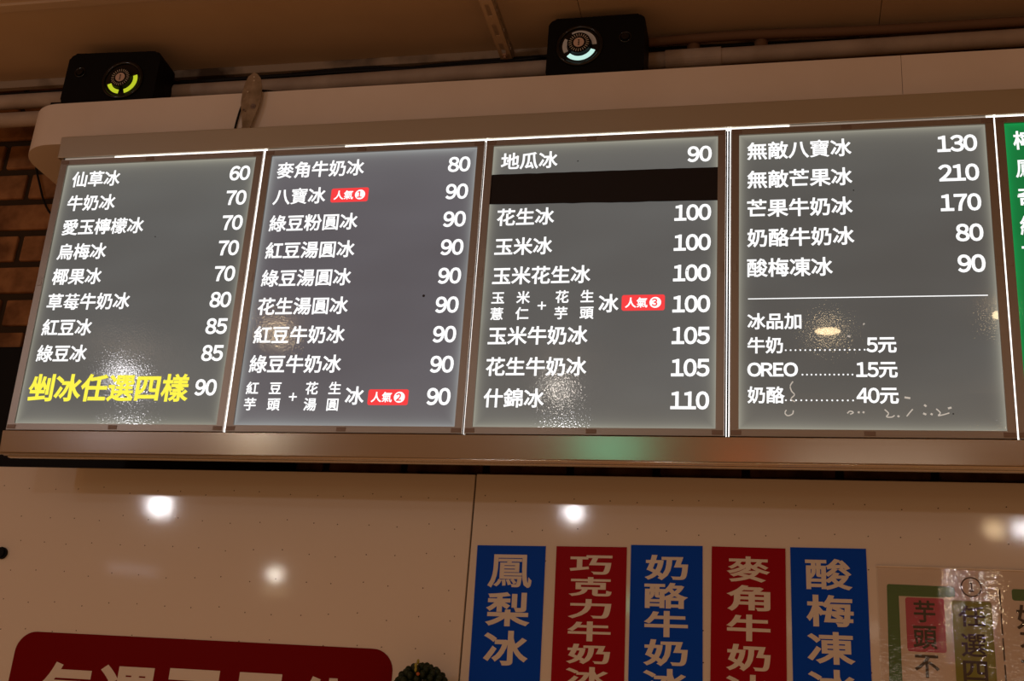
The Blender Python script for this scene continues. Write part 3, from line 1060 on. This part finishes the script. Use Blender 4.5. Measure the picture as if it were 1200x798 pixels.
ink('芋', 0.0800, 0.1270, -0.1275, -0.0775)
ink('頭', 0.0760, 0.1290, -0.1870, -0.1350)
ink('不', 0.0760, 0.1300, -0.2500, -0.2000)
ink('任', 0.1760, 0.2350, -0.1330, -0.0850)
ink('選', 0.1790, 0.2330, -0.2000, -0.1480)
ink('四', 0.1800, 0.2320, -0.2540, -0.2080)
ink('好', 0.3000, 0.3600, -0.1340, -0.0790)
ink('不', 0.3040, 0.3600, -0.1900, -0.1400)
ink('可', 0.3040, 0.3600, -0.2480, -0.2010)
bm = bmesh.new()
torus(bm, 0.0215, 0.0013, -0.0017, 36, 6, 0.2085, -0.0430)
for v in bm.verts:
    v.co.y = -0.0017 + (v.co.y + 0.0017) * 0.4
obj('handwriting', bm, M_ink, po)
ink('1', 0.2040, 0.2140, -0.0540, -0.0320)
bm = bmesh.new()
for a, b in ((-0.092, -0.046), (-0.148, -0.100), (-0.205, -0.155), (-0.262, -0.213)):
    box(bm, 0.2675, 0.2705, -T, -0.0011, a, b)
obj('dashed_line', bm, M_ink, po)
# clear sleeve: thin crumpled sheet with a sealed top edge
M_sleeve = bpy.data.materials.new('clear_sleeve')
M_sleeve.use_nodes = True
nt = M_sleeve.node_tree
nt.nodes.clear()
out = nt.nodes.new('ShaderNodeOutputMaterial')
tr = nt.nodes.new('ShaderNodeBsdfTransparent')
tr.inputs['Color'].default_value = (0.96, 0.96, 0.96, 1)
gl = nt.nodes.new('ShaderNodeBsdfGlossy')
gl.inputs['Roughness'].default_value = 0.045
mixs = nt.nodes.new('ShaderNodeMixShader')
mixs.inputs["Fac"].default_value = 0.11
bpn = nt.nodes.new('ShaderNodeBump')
bpn.inputs['Strength'].default_value = 1.0
bpn.inputs['Distance'].default_value = 0.0005
noi = nt.nodes.new('ShaderNodeTexNoise')
noi.inputs['Scale'].default_value = 120.0
noi.inputs['Detail'].default_value = 2.0
tcn = nt.nodes.new('ShaderNodeTexCoord')
mpn = nt.nodes.new('ShaderNodeMapping')
mpn.inputs['Scale'].default_value = (0.7, 1, 1)
nt.links.new(tcn.outputs['Object'], mpn.inputs['Vector'])
nt.links.new(mpn.outputs[0], noi.inputs['Vector'])
nt.links.new(noi.outputs['Fac'], bpn.inputs['Height'])
nt.links.new(bpn.outputs[0], gl.inputs['Normal'])
nt.links.new(tr.outputs[0], mixs.inputs[1])
nt.links.new(gl.outputs[0], mixs.inputs[2])
nt.links.new(mixs.outputs[0], out.inputs['Surface'])
bm = bmesh.new()
nx, nz = 60, 66
gv = [[bm.verts.new((0.57 * i / nx, -0.0035 - 0.040 * 0.63 * k / nz - 0.0022 * math.sin(14.0 * i / nx - 1.7 + 1.0 * k / nz), -0.0005 - 0.63 * k / nz)) for i in range(nx + 1)] for k in range(nz + 1)]
for k in range(nz):
    for i in range(nx):
        bm.faces.new((gv[k][i], gv[k][i + 1], gv[k + 1][i + 1], gv[k + 1][i]))
obj('clear_sleeve', bm, M_sleeve, po, smooth=True)
M_seal = mat('sleeve_seal', (0.82, 0.78, 0.72), 0.3, spec=1.0)
add_bump(M_seal, 60.0, 0.6, 0.003, (0.3, 1, 1))
bm = bmesh.new()
tube(bm, [(0.0, -0.003, -0.0015), (0.57, -0.003, -0.0015)], 0.0024, 12)
obj('sealed_edge', bm, M_seal, po)

# the sign and the poster were drawn on a slightly larger grid than their real size
for root in (rs, po):
    for ch in root.children:
        ch.data.transform(Matrix.Diagonal((0.9535, 1, 0.9535, 1)))

# ------------------------------------------------------------------ dark leafy tuft at the bottom edge
pl = empty('leafy_plant', (1.092, 0.165, 1.617))
tag(pl, 'dark green leafy tuft with an orange berry rising at the bottom edge', 'plant')
bm = bmesh.new()
nl = 150
for i in range(nl):
    zf = 1 - 2 * (i + 0.5) / nl
    th = i * 2.39996
    rr = math.sqrt(1 - zf * zf)
    d = Vector((rr * math.cos(th), rr * math.sin(th), zf))
    c = Vector((d.x * 0.060, d.y * 0.050, 0.060 + d.z * 0.066))
    q = d.to_track_quat('Z', 'Y').to_matrix().to_4x4()
    mt = Matrix.Translation(c) @ q @ Matrix.Diagonal((0.0075, 0.0095, 0.012, 1))
    bmesh.ops.create_icosphere(bm, subdivisions=2, radius=1.0, matrix=mt)
obj('foliage', bm, M_leaf, pl, smooth=True)
bm = bmesh.new()
tube(bm, smooth_path([(0.0, 0.0, 0.05), (0.004, 0.012, -0.15), (0.0, 0.020, -0.42)], 6), 0.006, 10)
obj('stem', bm, M_leaf, pl, smooth=True)
bm = bmesh.new()
bmesh.ops.create_icosphere(bm, subdivisions=2, radius=0.0042, matrix=Matrix.Translation((0.004, -0.052, 0.106)))
obj('berry', bm, M_flower, pl, smooth=True)
bm = bmesh.new()
for dz, dx in ((0.0, 0.0), (0.009, -0.002), (0.018, 0.001)):
    bmesh.ops.create_icosphere(bm, subdivisions=2, radius=1.0, matrix=Matrix.Translation((-0.004 + dx, -0.046 + dz * 0.5, 0.116 + dz)) @ Matrix.Diagonal((0.0032, 0.003, 0.006, 1)))
obj('young_leaf', bm, M_yleaf, pl, smooth=True)
